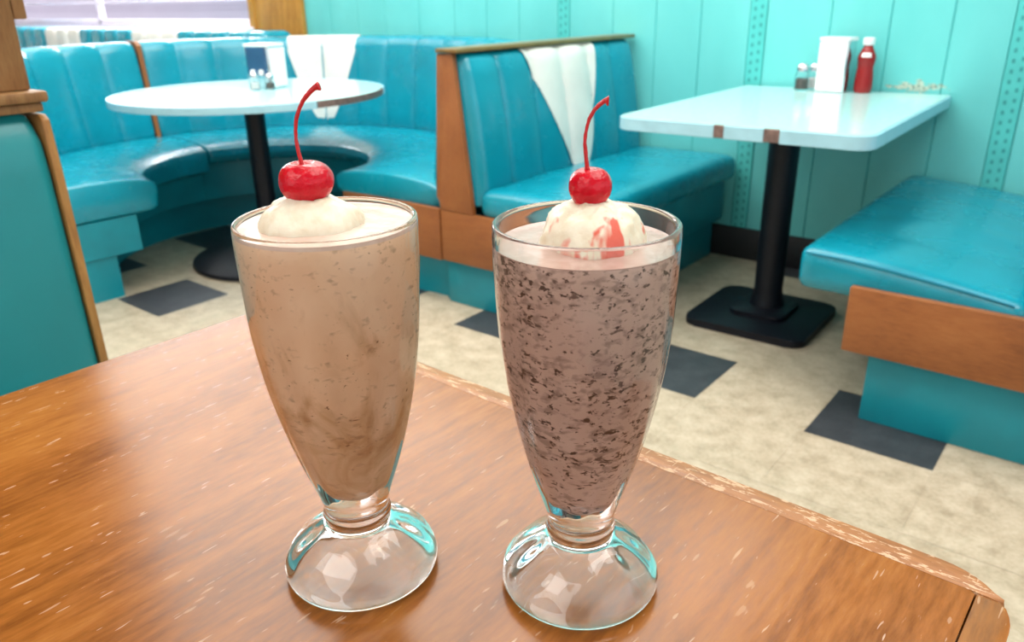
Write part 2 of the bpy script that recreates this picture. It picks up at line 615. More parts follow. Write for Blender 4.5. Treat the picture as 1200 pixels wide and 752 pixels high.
# window
wf = bpy.data.objects.new('window_1', None)
C.objects.link(wf)
struct(wf)
bm = new()
for (u0, u1, z0, z1) in ((W0, W1, WS, 1.0), (W0, W1, 1.118, 1.130), (W0, W1, 2.24, 2.3), (W0, W0 + .06, WS, 2.3), (W1 - .03, W1, WS, 2.3), (-6.90, -6.86, WS, 2.3)):
    box(bm, u0, u1, WV - 0.01, WV + 0.04, z0, z1, 0.004)
link('window_frame', bm, M['frame_white'], wf)
bm = new()
box(bm, W0 + 0.01, W1 - 0.01, WV + 0.012, WV + 0.016, WS + 0.02, 2.28)
link('pane', bm, M['pane'], wf)
bm = new()
box(bm, W0, W1, WV - 0.06, WV - 0.0005, WS - 0.025, WS, 0.004)
link('window_sill', bm, M['frame_white'], wf)
# the pale building across the street
bm = new()
box(bm, -16, -3, 6.2, 6.3, -0.1, 1.62)
for k in range(5):
    box(bm, -16, -3, 6.17, 6.2, 0.15 + k * .3, 0.17 + k * .3)
struct(link('wall_outside', bm, M['lilac'], smooth=False))
# ceiling
bm = new()
box(bm, -9.6, 2.2, -2.9, WV + .02, 2.7, 2.76)
struct(link('ceiling', bm, M['off_white'], smooth=False))
# the walls behind and beside the camera: a big shop window on the right, a smaller one in front
bm = new()
for a in ((2.15, 2.2, -2.9, WV, 0.0, 0.7), (2.15, 2.2, -2.9, WV, 2.35, 2.7), (2.15, 2.2, -2.9, -2.3, 0.7, 2.35), (2.15, 2.2, 2.7, WV, 0.7, 2.35)):
    box(bm, *a)
struct(link('wall_right', bm, M['off_white'], smooth=False))
bm = new()
for a in ((-9.6, 2.2, -2.9, -2.85, 0.0, 0.9), (-9.6, 2.2, -2.9, -2.85, 2.3, 2.7), (-9.6, -2.8, -2.9, -2.85, 0.9, 2.3), (1.2, 2.2, -2.9, -2.85, 0.9, 2.3)):
    box(bm, *a)
struct(link('wall_front', bm, M['off_white'], smooth=False))
bm = new()
box(bm, -9.6, -9.55, -2.9, WV + .02, 0.0, 2.7)
struct(link('wall_left', bm, M['off_white'], smooth=False))


# ------------------------------------------------------------------ curved booth
BC = (-3.08, 2.05)


def ring_pt(r, a, z):
    return (BC[0] + r * math.cos(R(a)), BC[1] + r * math.sin(R(a)), z)


def arc_solid(prof, a0, a1, step=2.0, soft=0.0, mod=None):
    bm = new()
    n = max(2, int(abs(a1 - a0) / step))
    cr = sum(p[0] for p in prof) / len(prof)
    cz = sum(p[1] for p in prof) / len(prof)
    secs = []
    angs = [(a0 + (a1 - a0) * k / n, 1.0) for k in range(n + 1)]
    if soft:
        e = [(0.0, 0.86), (0.12, 0.94), (0.35, 0.98), (0.7, 0.995)]
        s = math.copysign(1, a1 - a0)
        head = [(a0 + s * soft * t, k) for t, k in e]
        tail = [(a1 - s * soft * t, k) for t, k in reversed(e)]
        mid = [x for x in angs if (x[0] - a0) * s > soft and (a1 - x[0]) * s > soft]
        angs = head + mid + tail
    for a, k in angs:
        sec = []
        for (r, z) in prof:
            rr, zz = cr + (r - cr) * k, cz + (z - cz) * k
            if mod:
                rr, zz = mod(rr, zz, a)
            sec.append(ring_pt(rr, a, zz))
        secs.append(sec)
    return sweep(bm, secs)


cb = thing('curved_booth', 'C-shaped curved teal vinyl booth wrapped around the round table', 'booth', (BC[0], BC[1], 0))
CBI = Matrix.Translation((-BC[0], -BC[1], 0))


def cpart(name, bm, mat, parent=cb, **kw):
    bmesh.ops.transform(bm, matrix=CBI, verts=bm.verts)
    return link(name, bm, mat, parent, **kw)


seat_prof = [(0.51, 0.365), (0.485, 0.38), (0.475, 0.405), (0.485, 0.432), (0.52, 0.450), (0.60, 0.462), (0.75, 0.470), (0.90, 0.466),
             (1.00, 0.455), (1.06, 0.43), (1.06, 0.365)]
seat_deep = [(r, z if z > 0.40 else z - 0.042) for r, z in seat_prof]
cpart('seat', arc_solid(seat_prof, 3, 174.6, 2.0, 1.6), M['vinyl'])
cpart('seat', arc_solid(seat_deep, 175.4, 268, 2.0, 1.6), M['vinyl'])
rail_prof = [(0.585, 0.175), (0.585, 0.36), (1.06, 0.36), (1.06, 0.175)]
rail_low = [(r, min(z, 0.320)) for r, z in rail_prof]
cpart('seat_rail', arc_solid(rail_prof, 5.5, 174.9, 3), M['laminate'])
cpart('seat_rail', arc_solid(rail_low, 175.1, 267.6, 3), M['laminate'])
cpart('plinth', arc_solid([(0.69, 0.0), (0.69, 0.172), (1.06, 0.172), (1.06, 0.0)], 5, 267, 3), M['laminate'])
SEAM0, SEAMW = 124.0, 10.25


def scallop(r, z, a):
    lim = (BC[0] * -1 - (1.945 if z > 0.45 else 2.008)) / max(0.2, math.cos(R(a))) if math.cos(R(a)) > 0 else 9
    if r > 1.15:
        return min(r, lim), z
    ph = (a - SEAM0) / SEAMW
    k = abs(math.sin(PI * ph)) ** 0.42
    return min(r - 0.020 * k + 0.012, lim - 0.02), z + 0.007 * (k - 1)


back_prof = [(1.03, 0.44), (1.025, 0.47), (1.035, 0.55), (1.052, 0.68), (1.068, 0.80), (1.078, 0.875), (1.09, 0.905), (1.11, 0.92), (1.15, 0.925),
             (1.19, 0.922), (1.20, 0.90), (1.20, 0.40), (1.07, 0.40)]
cpart('backrest', arc_solid(back_prof, 3.2, 174.3, 0.6, 1.2, scallop), M['vinyl'])
cpart('backrest', arc_solid(back_prof, 175.7, 268, 0.6, 1.2, scallop), M['vinyl'])
# wood divider between the two back sections
cpart('divider_strip', arc_solid([(1.02, 0.45), (1.07, 0.905), (1.10, 0.926), (1.19, 0.926), (1.19, 0.45)], 174.4, 175.6, 0.6), M['stile_wood'])
# outer shell to the floor
cpart('outer_shell', arc_solid([(1.075, 0.0), (1.075, 0.41), (1.195, 0.41), (1.195, 0.0)], 4, 267.5, 3, mod=scallop), M['laminate'])
# the white V let into the back, its cap folded over the top
bm = new()
rows = []
prof_t = [(1.03, 0.455), (1.035, 0.55), (1.052, 0.68), (1.068, 0.80), (1.078, 0.875), (1.09, 0.905), (1.11, 0.92), (1.15, 0.925), (1.188, 0.922)]
sp = spline(prof_t, 5)
for p in sp:
    r, z = p.x, p.y
    t = max(0.0, min(1.0, (z - 0.455) / 0.40))
    hw = 0.15 + 10.1 * t ** 0.6
    row = []
    for k in range(31):
        a = SEAM0 + hw * (-1 + 2 * k / 30)
        r2, z2 = scallop(r, z, a)
        up = 1 if r > 1.1 else 0
        row.append(ring_pt(r2 - (0.0035 if not up else 0), a, z2 + (0.003 if r > 1.085 else 0)))
    rows.append(row)
grid(bm, rows)
ins = cpart('white_inset', bm, M['vinyl_white'])
ins['label'] = 'white V-shaped vinyl inset'
# wooden panel that closes the right-hand end under the cushion
bm = new()
box(bm, -2.56, -2.012, 2.078, 2.10, 0.17, 0.372, 0.003)
pe = cpart('end_panel', bm, M['panel_wood'])
pe['label'] = 'brown wooden end panel'

# ------------------------------------------------------------------ straight booth bench left of the square table
BV = 2.10


def straight_back(v0, v1, f, scal, seamv, seamw, amp=0.021, soft=0.03):
    """front surface f(t)->(u, z) swept along v, puffed into channels"""
    bm = new()
    n = int((v1 - v0) / 0.012)
    secs = []
    for k in range(n + 1):
        v = v0 + (v1 - v0) * k / n
        e = min(1.0, min(v - v0, v1 - v) / soft)
        e = math.sqrt(max(0.0, 1 - (1 - e) ** 2))
        s = abs(math.sin(PI * (v - seamv) / seamw)) ** 0.42
        sec = []
        for i, (u, z, w) in enumerate(f):
            sec.append((u + w * (amp * s - amp) - w * 0.035 * (1 - e), v, z - (0.02 * (1 - e) if z > 0.85 else 0)))
        secs.append(sec)
    return sweep(bm, secs)


b2 = thing('booth_bench', 'teal straight booth bench with a white V on its back, left of the square table', 'booth bench', (-1.7, 2.7, 0))
B2I = Matrix.Translation((1.7, -2.7, 0))


def b2p(name, bm, mat, parent=b2, **kw):
    bmesh.ops.transform(bm, matrix=B2I, verts=bm.verts)
    return link(name, bm, mat, parent, **kw)


back2 = [(-1.815, 0.40, 1), (-1.80, 0.47, 1), (-1.815, 0.60, 1), (-1.838, 0.74, 1), (-1.860, 0.85, 1), (-1.875, 0.90, 1), (-1.90, 0.922, .6), (-1.93, 0.925, 0),
         (-1.93, 0.40, 0)]
b2p('backrest', straight_back(BV + 0.004, 3.235, back2, None, 2.665, 0.19), M['vinyl'])
bm = new()
rows = []
pr2 = spline([(-1.803, 0.42), (-1.80, 0.47), (-1.815, 0.60), (-1.838, 0.74), (-1.860, 0.85), (-1.875, 0.90), (-1.90, 0.922)], 6)
for p in pr2:
    t = max(0.0, min(1.0, (p.y - 0.42) / 0.50))
    hl, hr = 0.004 + 0.235 * t ** 0.80, 0.004 + 0.245 * t ** 0.62
    cv = 2.665 + 0.05 * (1 - t)
    row = []
    for k in range(31):
        s = -1 + 2 * k / 30
        v = cv + (hl if s < 0 else hr) * s
        sc = abs(math.sin(PI * (v - 2.665) / 0.19)) ** 0.42
        row.append((p.x + 0.021 * sc - 0.021 + 0.004, v, p.y + (0.003 if p.y > 0.9 else 0)))
    rows.append(row)
grid(bm, rows)
ins = b2p('white_inset', bm, M['vinyl_white'])
ins['label'] = 'white V-shaped vinyl inset'
bm = new()
cushion(bm, -1.83, -1.345, BV - 0.01, 3.255, 0.355, 0.462, 0.042, 0.014, (18, 32, 8), 0.006)
b2p('seat', bm, M['vinyl'])
bm = new()
prism(bm, [(-1.985, 0.925), (-1.915, 0.925), (-1.855, 0.45), (-1.845, 0.372), (-2.004, 0.372), (-2.004, 0.40), (-2.02, 0.42)], 'Y', BV - 0.022, BV, 0.002)
s = b2p('end_stile', bm, M['stile_wood'])
s['label'] = 'tapered wooden end stile'
bm = new()
box(bm, -2.004, -1.40, BV - 0.022, BV, 0.175, 0.371, 0.003)
s = b2p('end_panel', bm, M['panel_wood'])
s['label'] = 'brown wooden end panel'
bm = new()
box(bm, -1.985, -1.885, BV - 0.03, 3.262, 0.9275, 0.943, 0.004)
b2p('top_rail', bm, M['rail'])
bm = new()
box(bm, -2.0, -1.763, BV + 0.002, 3.25, 0.0, 0.172, 0.003)
box(bm, -1.757, -1.44, BV + 0.002, 3.25, 0.0, 0.172, 0.003)
b2p('plinth', bm, M['laminate'])
bm = new()
box(bm, -1.95, -1.40, BV + 0.002, 3.25, 0.176, 0.352, 0.003)
b2p('seat_base', bm, M['laminate'])

# ------------------------------------------------------------------ bench right of the square table
b3 = thing('booth_bench', 'bright teal booth bench with wooden end panel, right of the square table', 'booth bench', (-0.3, 2.65, 0))
B3I = Matrix.Translation((0.3, -2.65, 0))


def b3p(name, bm, mat, parent=b3, **kw):
    bmesh.ops.transform(bm, matrix=B3I, verts=bm.verts)
    return link(name, bm, mat, parent, **kw)


bm = new()
cushion(bm, -0.668, -0.115, 2.084, 3.255, 0.340, 0.462, 0.032, 0.026, (26, 36, 8), 0.008)
for v in bm.verts:                       # the seat slopes down towards the back
    if v.co.z > 0.40:
        v.co.z -= 0.10 * (v.co.x + 0.668)
seat3 = b3p('seat', bm, M['vinyl'])
# piping round the two visible edges of the cushion
bm = new()
P = spline([(-0.664, 2.14, 0.440), (-0.656, 2.104, 0.444), (-0.638, 2.090, 0.446), (-0.57, 2.0875, 0.446), (-0.46, 2.0875, 0.440), (-0.36, 2.0875, 0.430), (-0.26, 2.0875, 0.418), (-0.15, 2.09, 0.402)], 6)
tube(bm, P, [0.0032] * len(P), 8)
b3p('piping', bm, M['piping'], seat3).location = (0, 0, 0)
bm = new()
box(bm, -0.515, 0.42, 2.055, 2.08, 0.205, 0.385, 0.003)
s = b3p('end_panel', bm, M['panel_wood'])
s['label'] = 'brown wooden end panel'
bm = new()
box(bm, -0.515, 0.40, 2.082, 3.25, 0.2055, 0.338, 0.003)
b3p('seat_base', bm, M['laminate'])
bm = new()
box(bm, -0.45, 0.36, 2.09, 3.25, 0.0, 0.205, 0.003)
b3p('plinth', bm, M['laminate'])
back3 = [(u * -1 - 1.87 - 0.045, z, -w) for (u, z, w) in [(a, b, c) for a, b, c in back2]]
back3 = [(-0.115 + ( -1.80 - a), b, -c) for a, b, c in back2]
b3p('backrest', straight_back(BV - 0.03, 3.235, [(u, max(z, 0.375), w) for u, z, w in back3], None, 2.665, 0.19), M['vinyl'])
bm = new()
prism(bm, [(0.0, 0.93), (0.08, 0.93), (0.14, 0.373), (-0.01, 0.373)], 'Y', 2.045, 2.068, 0.002)
b3p('end_stile', bm, M['stile_wood'])

# ------------------------------------------------------------------ foreground bench at the left end of the wooden table
b1 = thing('booth_bench', 'green-teal booth bench back with a thin wooden edge, left of the wooden table', 'booth bench', (-1.0, 0.1, 0))
B1I = Matrix.Translation((1.0, -0.1, 0))


def b1p(name, bm, mat, parent=b1, **kw):
    bmesh.ops.transform(bm, matrix=B1I, verts=bm.verts)
    return link(name, bm, mat, parent, **kw)


bm = new()
prof = [(-1.195, 0.42), (-1.19, 0.47), (-1.195, 0.70), (-1.200, 0.88), (-1.204, 0.93), (-1.225, 0.958), (-1.29, 0.958), (-1.29, 0.42)]
secs = []
for k in range(80):
    v = -0.75 + (0.462 + 0.75) * (1 - (1 - k / 79) ** 1.5)
    e = min(1.0, (0.462 - v) / 0.018)
    e = math.sqrt(max(0.0, 1 - (1 - e) ** 2))
    secs.append([(u - (0.012 * (1 - e) if u > -1.25 else 0), v, z - (0.022 * (1 - e) if z > 0.9 else 0)) for u, z in prof])
sweep(bm, secs)
b1p('backrest', bm, M['vinyl_green'])
bm = new()
prism(bm, [(-1.20, 0.0), (-1.190, 0.47), (-1.197, 0.88), (-1.200, 0.950), (-1.21, 0.957), (-1.30, 0.957), (-1.30, 0.0)], 'Y', 0.463, 0.474, 0.002)
s = b1p('end_stile', bm, M['edge_wood'])
s['label'] = 'thin orange-brown wooden edge'
bm = new()
cushion(bm, -1.20, -0.78, -0.75, 0.45, 0.36, 0.46, 0.03, 0.012, (14, 20, 6))
b1p('seat', bm, M['vinyl_green'])
bm = new()
box(bm, -1.28, -0.84, -0.74, 0.45, 0.0, 0.355, 0.003)
b1p('plinth', bm, M['laminate'])

# wooden partition that stands on that bench back
pt = thing('wooden_partition', 'upright brown wooden board with a moulded ledge, standing on the front bench back', 'partition', (-1.26, 0.1, 0.9595))
PTI = Matrix.Translation((1.26, -0.1, -0.9595))


def ptp(name, bm, mat, parent=pt, **kw):
    bmesh.ops.transform(bm, matrix=PTI, verts=bm.verts)
    return link(name, bm, mat, parent, **kw)


bm = new()
box(bm, -1.305, -1.205, -0.75, 0.472, 0.9605, 0.973, 0.003)
box(bm, -1.305, -1.198, -0.75, 0.479, 0.9735, 0.9885, 0.004)
ptp('ledge', bm, M['post_wood'])
bm = new()
box(bm, -1.29, -1.222, 0.30, 0.468, 0.989, 2.695, 0.003)
ptp('board', bm, M['post_wood'])
bm = new()
box(bm, -1.285, -1.225, 0.469, 0.486, 1.080, 2.695, 0.002)
ptp('edge_batten', bm, M['post_wood'])
bm = new()
box(bm, -1.285, -1.230, -0.74, 0.299, 0.989, 2.695, 0.003)
ptp('panel', bm, M['post_wood'])

# far bench beyond the curved booth, against the window
fb = thing('booth_bench', 'far teal bench back with white channels, under the window behind the curved booth', 'booth bench', (-6.2, 2.85, 0))
FBI = Matrix.Translation((6.2, -2.85, 0))


def fbp(name, bm, mat, parent=fb, **kw):
    bmesh.ops.transform(bm, matrix=FBI, verts=bm.verts)
    return link(name, bm, mat, parent, **kw)


u = -8.0
k = 0
while u < -4.35:
    w = 0.20
    white = k in (4, 5, 6, 11, 12, 13)
    bm = new()
    cushion(bm, u + 0.002, u + w - 0.002, 2.94, 3.16, 0.44, 0.945, 0.045, 0.0, (8, 8, 12))
    p = fbp('back_channel', bm, M['vinyl_white'] if white else M['vinyl'])
    if white:
        p['label'] = 'white back channel'
    u += w
    k += 1
bm = new()
cushion(bm, -8.0, -4.75, 2.46, 2.96, 0.34, 0.45, 0.04, 0.01, (20, 10, 6))
fbp('seat', bm, M['vinyl'])
bm = new()
box(bm, -8.0, -4.75, 2.56, 3.14, 0.0, 0.338, 0.003)
fbp('plinth', bm, M['laminate'])

# ------------------------------------------------------------------ round table
RT = (-3.05, 2.035)
rt = thing('round_table', 'round pale aqua table on a black pedestal inside the curved booth', 'table', (RT[0], RT[1], 0))
bm = new()
lathe(bm, [(0, 0.722), (0.553, 0.722), (0.5535, 0.7485), (0.551, 0.75), (0, 0.75)], 96)
link('tabletop', bm, M['formica'], rt, autosmooth=30)


def arc_band(r0, r1, z0, z1, a0, a1, n):
    bm = new()
    secs = []
    for k in range(n + 1):
        a = R(a0 + (a1 - a0) * k / n)
        secs.append([(r * math.cos(a), r * math.sin(a), z) for r, z in ((r0, z0), (r1, z0), (r1 + .001, (z0 + z1) / 2), (r1, z1), (r0, z1))])
    return sweep(bm, secs)


link('edge_trim', arc_band(0.554, 0.565, 0.721, 0.7495, 45.5, 350.5, 90), M['table_edge'], rt)
s = link('bare_edge', arc_band(0.554, 0.560, 0.722, 0.748, -9, 45, 30), M['bare_core'], rt)
s['label'] = 'bare brown stretch of table edge'
bm = new()
lathe(bm, [(0, 0.7215), (0.16, 0.7215), (0.16, 0.704), (0.05, 0.698), (0.043, 0.66), (0.043, 0.10), (0.055, 0.06), (0, 0.06)], 32)
link('column', bm, M['black'], rt)
bm = new()
lathe(bm, [(0, 0.0), (0.34, 0.0), (0.352, 0.008), (0.35, 0.022), (0.33, 0.032), (0.20, 0.046), (0.07, 0.062), (0, 0.062)], 64)
link('base', bm, M['black'], rt)

# ------------------------------------------------------------------ square table
ST = (-0.955, 2.69)
st = thing('square_table', 'rectangular pale aqua table with a black pedestal against the turquoise wall', 'table', (ST[0], ST[1], 0), R(1.3))
X0, X1, Y0, Y1 = -1.335 - ST[0], -0.562 - ST[0], 2.185 - ST[1], 3.262 - ST[1]
top = rounded_rect(X0 + 0.006, X1 - 0.006, Y0 + 0.006, Y1, 0.05, 10, (0.015, 0.015, 0.05, 0.05))
bm = new()
prism(bm, top, 'Z', 0.712, 0.75, 0.0015)
link('tabletop', bm, M['formica'], st, autosmooth=30)


def band(path, w, z0, z1):
    """a strip that follows an open outline, outside it by w"""
    bm = new()
    secs = []
    for i, (x, y) in enumerate(path):
        a = path[max(0, i - 1)]
        b = path[min(len(path) - 1, i + 1)]
        t = Vector((b[0] - a[0], b[1] - a[1]))
        t.normalize()
        nx, ny = t.y, -t.x
        secs.append([(x, y, z0), (x + nx * w, y + ny * w, z0 + 0.002), (x + nx * w, y + ny * w, z1 - 0.002), (x, y, z1)])
    return sweep(bm, secs)


n = 11
right, back_l, front_l, front_r = top[0:n], top[n:2 * n], top[2 * n:3 * n], top[3 * n:4 * n]
# left side, front and right side in order; the front is broken by two bare spots
fx = lambda u: (u - ST[0], Y0 + 0.006)
spots = [(-1.001, -0.969), (-0.852, -0.806)]
path_a = [back_l[-1]] + front_l + [fx(spots[0][0])]
path_b = [fx(spots[0][1]), fx(spots[1][0])]
path_c = [fx(spots[1][1])] + front_r + [right[0]]
for i, p in enumerate((path_a, path_b, path_c)):
    link('edge_trim', band(p, 0.006, 0.708, 0.7485), M['table_edge'], st, autosmooth=50)
for a, b in spots:
    s = link('bare_edge', band([fx(a), fx(b)], 0.0045, 0.710, 0.7475), M['bare_core'], st)
    s['label'] = 'bare brown patch in the edge trim'
bm = new()
box(bm, -0.25, 0.25, -0.25, 0.25, 0.692, 0.7115, 0.004)
lathe(bm, [(0, 0.70), (0.12, 0.70), (0.052, 0.675), (0.05, 0.10), (0.062, 0.045), (0, 0.045)], 32)
link('column', bm, M['black'], st)
bm = new()
prism(bm, rounded_rect(-0.215, 0.215, -0.26, 0.17, 0.05, 8), 'Z', 0.0, 0.028, 0.006)
prism(bm, rounded_rect(-0.10, 0.10, -0.13, 0.09, 0.04, 6), 'Z', 0.0285, 0.044, 0.004)
link('base_plate', bm, M['black'], st)


# ------------------------------------------------------------------ condiments
def rrect_prism(bm, x0, x1, y0, y1, z0, z1, r, bev=0.002):
    return prism(bm, rounded_rect(x0, x1, y0, y1, r, 5), 'Z', z0, z1, bev)


def dispenser(label, loc, rz, w, d, h):
    o = thing('napkin_dispenser', label, 'napkin dispenser', loc, rz)
    bm = new()
    rrect_prism(bm, -w / 2, w / 2, -d / 2 + 0.004, d / 2 - 0.004, 0.0, h - 0.012, 0.008)
    link('body', bm, M['chrome'], o)
    bm = new()
    rrect_prism(bm, -w / 2 - 0.003, w / 2 + 0.003, -d / 2, d / 2, h - 0.0115, h, 0.010, 0.004)
    link('cap', bm, M['white_plastic'], o)
    return o


d1 = dispenser('tall white-fronted napkin dispenser on the square table by the wall', (-0.972, 3.185, 0.7503), R(-6), 0.112, 0.085, 0.195)
bm = new()
rrect_prism(bm, -0.052, 0.052, -0.0445, -0.0385, 0.006, 0.180, 0.002, 0.001)
link('front_plate', bm, M['white_plastic'], d1)
d2 = dispenser('chrome napkin dispenser with a white side on the round table', (-3.10, 2.16, 0.7503), R(16), 0.125, 0.12, 0.185)
bm = new()
rrect_prism(bm, -0.050, 0.050, -0.0605, -0.0565, 0.055, 0.170, 0.003, 0.001)
s = link('face_plate', bm, M['steel_face'], d2)
bm = new()
rrect_prism(bm, 0.0655, 0.0685, -0.052, 0.052, 0.008, 0.168, 0.001, 0.0008)
s = link('side_plate', bm, M['white_plastic'], d2)
bm = new()
for x in (-0.022, 0.022):
    lathe(bm, [(0, -0.0), (0.013, 0.0), (0.013, 0.004), (0, 0.006)], 16, x, 0)
bmesh.ops.transform(bm, matrix=Matrix.Translation((0, -0.061, 0.068)) @ Matrix.Rotation(PI / 2, 4, 'X'), verts=bm.verts)
link('knob', bm, M['white_plastic'], d2)

kb = thing('ketchup_bottle', 'red ketchup bottle with a white cap beside the napkin dispenser', 'ketchup bottle', (-0.868, 3.20, 0.7503))
bm = new()
P = spline([(0.030, 0.004), (0.0325, 0.02), (0.031, 0.06), (0.028, 0.09), (0.0315, 0.115), (0.031, 0.13), (0.022, 0.152), (0.0165, 0.162), (0.0165, 0.168)], 4)
lathe(bm, [(0, 0.0), (0.028, 0.0)] + [(p.x, p.y) for p in P] + [(0, 0.168)], 28)
link('body', bm, M['ketchup'], kb)
bm = new()
lathe(bm, [(0, 0.1685), (0.019, 0.1685), (0.0205, 0.172), (0.0205, 0.19), (0.017, 0.194), (0, 0.195)], 24)
link('cap', bm, M['white_plastic'], kb)
bm = new()
secs = []
for k in range(9):
    a = R(-112 + 8 * k)
    secs.append([((r + .0006) * math.cos(a), (r + .0006) * math.sin(a), z) for r, z in ((0.0258, 0.142), (0.0318, 0.128), (0.0325, 0.128), (0.0265, 0.142))])
sweep(bm, secs)
link('neck_label', bm, M['white_plastic'], kb)


def shaker(name, label, loc, content, r=0.02, h=0.088, cat='shaker'):
    o = thing(name, label, cat, loc)
    bm = new()
    hb = h * 0.68
    lathe(bm, [(0, 0), (r, 0), (r * 1.03, 0.004), (r, hb * 0.8), (r * 0.78, hb), (r * 0.72, hb), (r * 0.9, hb * 0.78), (r * 0.92, 0.006), (0, 0.006)], 20)
    link('glass_jar', bm, M['shaker_glass'], o)
    bm = new()
    lathe(bm, [(0, 0.0065), (r * 0.90, 0.0065), (r * 0.88, hb * 0.62), (0, hb * 0.64)], 20)
    link('contents', bm, M[content], o)
    bm = new()
    lathe(bm, [(0, hb + 0.0004), (r * 0.86, hb + 0.0004), (r * 0.88, hb + h * 0.16), (r * 0.7, h * 0.93), (r * 0.3, h), (0, h)], 20)
    link('lid', bm, M['chrome'], o)
    return o


shaker('pepper_shaker', 'pepper shaker left of the white napkin dispenser', (-1.085, 3.16, 0.7503), 'pepper', 0.026, 0.104, 'pepper shaker')
shaker('salt_shaker', 'salt shaker between the pepper and the white napkin dispenser', (-1.062, 3.225, 0.7503), 'salt', 0.022, 0.10, 'salt shaker')
shaker('salt_shaker', 'salt shaker in front of the chrome napkin dispenser', (-3.045, 2.055, 0.7503), 'salt', 0.02, 0.075, 'salt shaker')
shaker('pepper_shaker', 'pepper shaker in front of the chrome napkin dispenser', (-3.00, 2.10, 0.7503), 'pepper', 0.02, 0.068, 'pepper shaker')

# ------------------------------------------------------------------ the worn wooden table in front
TT = 0.78
wt = thing('dining_table', 'worn varnished wooden table carrying the two milkshakes', 'table', (-0.362, 0.4635, 0), R(-1.6))
# local frame: x to the right along the far edge, y away from us (the far edge is y = 0)
xl, xr, yn = -0.365, 0.366, -0.86
bm = new()
prism(bm, rounded_rect(xl + 0.0005, xr - 0.0205, yn, -0.0185, 0.002), 'Z', TT - 0.03, TT, 0.0008)
link('tabletop', bm, M['table_wood'], wt)
bm = new()
# far edging strip with a worn, rounded arris; its right end turns the corner
outer = rounded_rect(xl, xr, -0.60, 0.0, 0.03, 10, (0.042, 0.006, 0.002, 0.002))
poly = [(xr, -0.022 - 0.02)] + [p for p in outer[:11]] + [(xl + 0.006, 0.0), (xl, -0.006), (xl, -0.0180), (xr - 0.020, -0.0180), (xr - 0.0195, -0.022 - 0.02)]
poly2 = [p for p in outer[:11] if p[1] > -0.0180] + [(xl + 0.006, 0.0), (xl, -0.006), (xl, -0.0180)]
poly2 = [(xr - 0.006, -0.0180)] + poly2
prism(bm, poly2, 'Z', TT - 0.032, TT, 0.0022)
s = link('edge_strip', bm, M['table_wood_x'], wt)
s['label'] = 'scuffed far edge strip'
bm = new()
cut = [p for p in outer[:11] if p[1] < -0.0184]
poly3 = [(xr - 0.020, yn), (xr, yn)] + cut + [(xr - 0.0064, -0.0184), (xr - 0.020, -0.0184)]
prism(bm, poly3, 'Z', TT - 0.032, TT, 0.0018)
s = link('end_strip', bm, M['table_wood'], wt)
bm = new()
lathe(bm, [(0, 0.749), (0.14, 0.749), (0.05, 0.73), (0.045, 0.10), (0.06, 0.06), (0, 0.06)], 28, 0.0, -0.42)
link('column', bm, M['black'], wt)
bm = new()
prism(bm, rounded_rect(-0.26, 0.26, -0.62, -0.22, 0.05), 'Z', 0.0, 0.059, 0.01)
link('base_plate', bm, M['black'], wt)

# ------------------------------------------------------------------ soda fountain glasses and their shakes
GLASS_OUT = [(0.0405, 0.0), (0.0432, 0.0012), (0.0450, 0.0048), (0.0446, 0.0090), (0.0420, 0.0140), (0.0370, 0.0200), (0.0300, 0.0258), (0.0235, 0.0300),
             (0.0192, 0.0325), (0.0186, 0.0345), (0.0194, 0.0368), (0.0196, 0.0395), (0.0186, 0.0422), (0.0187, 0.0450), (0.0200, 0.0500), (0.0228, 0.0590),
             (0.0270, 0.0720), (0.0332, 0.0940), (0.0388, 0.1190), (0.0428, 0.1460), (0.0447, 0.1700), (0.0456, 0.1900), (0.0459, 0.2040), (0.0457, 0.2090)]
GLASS_IN = [(0.0430, 0.2092), (0.0430, 0.2040), (0.0427, 0.1900), (0.0415, 0.1700), (0.0386, 0.1460), (0.0322, 0.1190), (0.0236, 0.0940), (0.0156, 0.0720),
            (0.0122, 0.0630), (0.0085, 0.0575), (0.0040, 0.0543)]
GLASS_UNDER = [(0.0060, 0.0256), (0.0130, 0.0240), (0.0205, 0.0202), (0.0280, 0.0145), (0.0340, 0.0088), (0.0382, 0.0034), (0.0400, 0.0003)]


def inner_r(z):
    P = sorted((zz, r) for r, zz in GLASS_IN)
    for (z0, r0), (z1, r1) in zip(P, P[1:]):
        if z0 <= z <= z1:
            return r0 + (r1 - r0) * (z - z0) / (z1 - z0)
    return P[-1][1] if z > P[-1][0] else P[0][1]


def flute(a, z):
    k = max(0.0, min(1.0, (z - 0.05) / 0.03)) * max(0.0, min(1.0, (0.185 - z) / 0.03))
    f = max(0.0, min(1.0, (z - 0.006) / 0.008)) * max(0.0, min(1.0, (0.030 - z) / 0.006))
    return 0.00055 * k * math.cos(12 * a) + 0.0005 * f * math.cos(9 * a + .4)


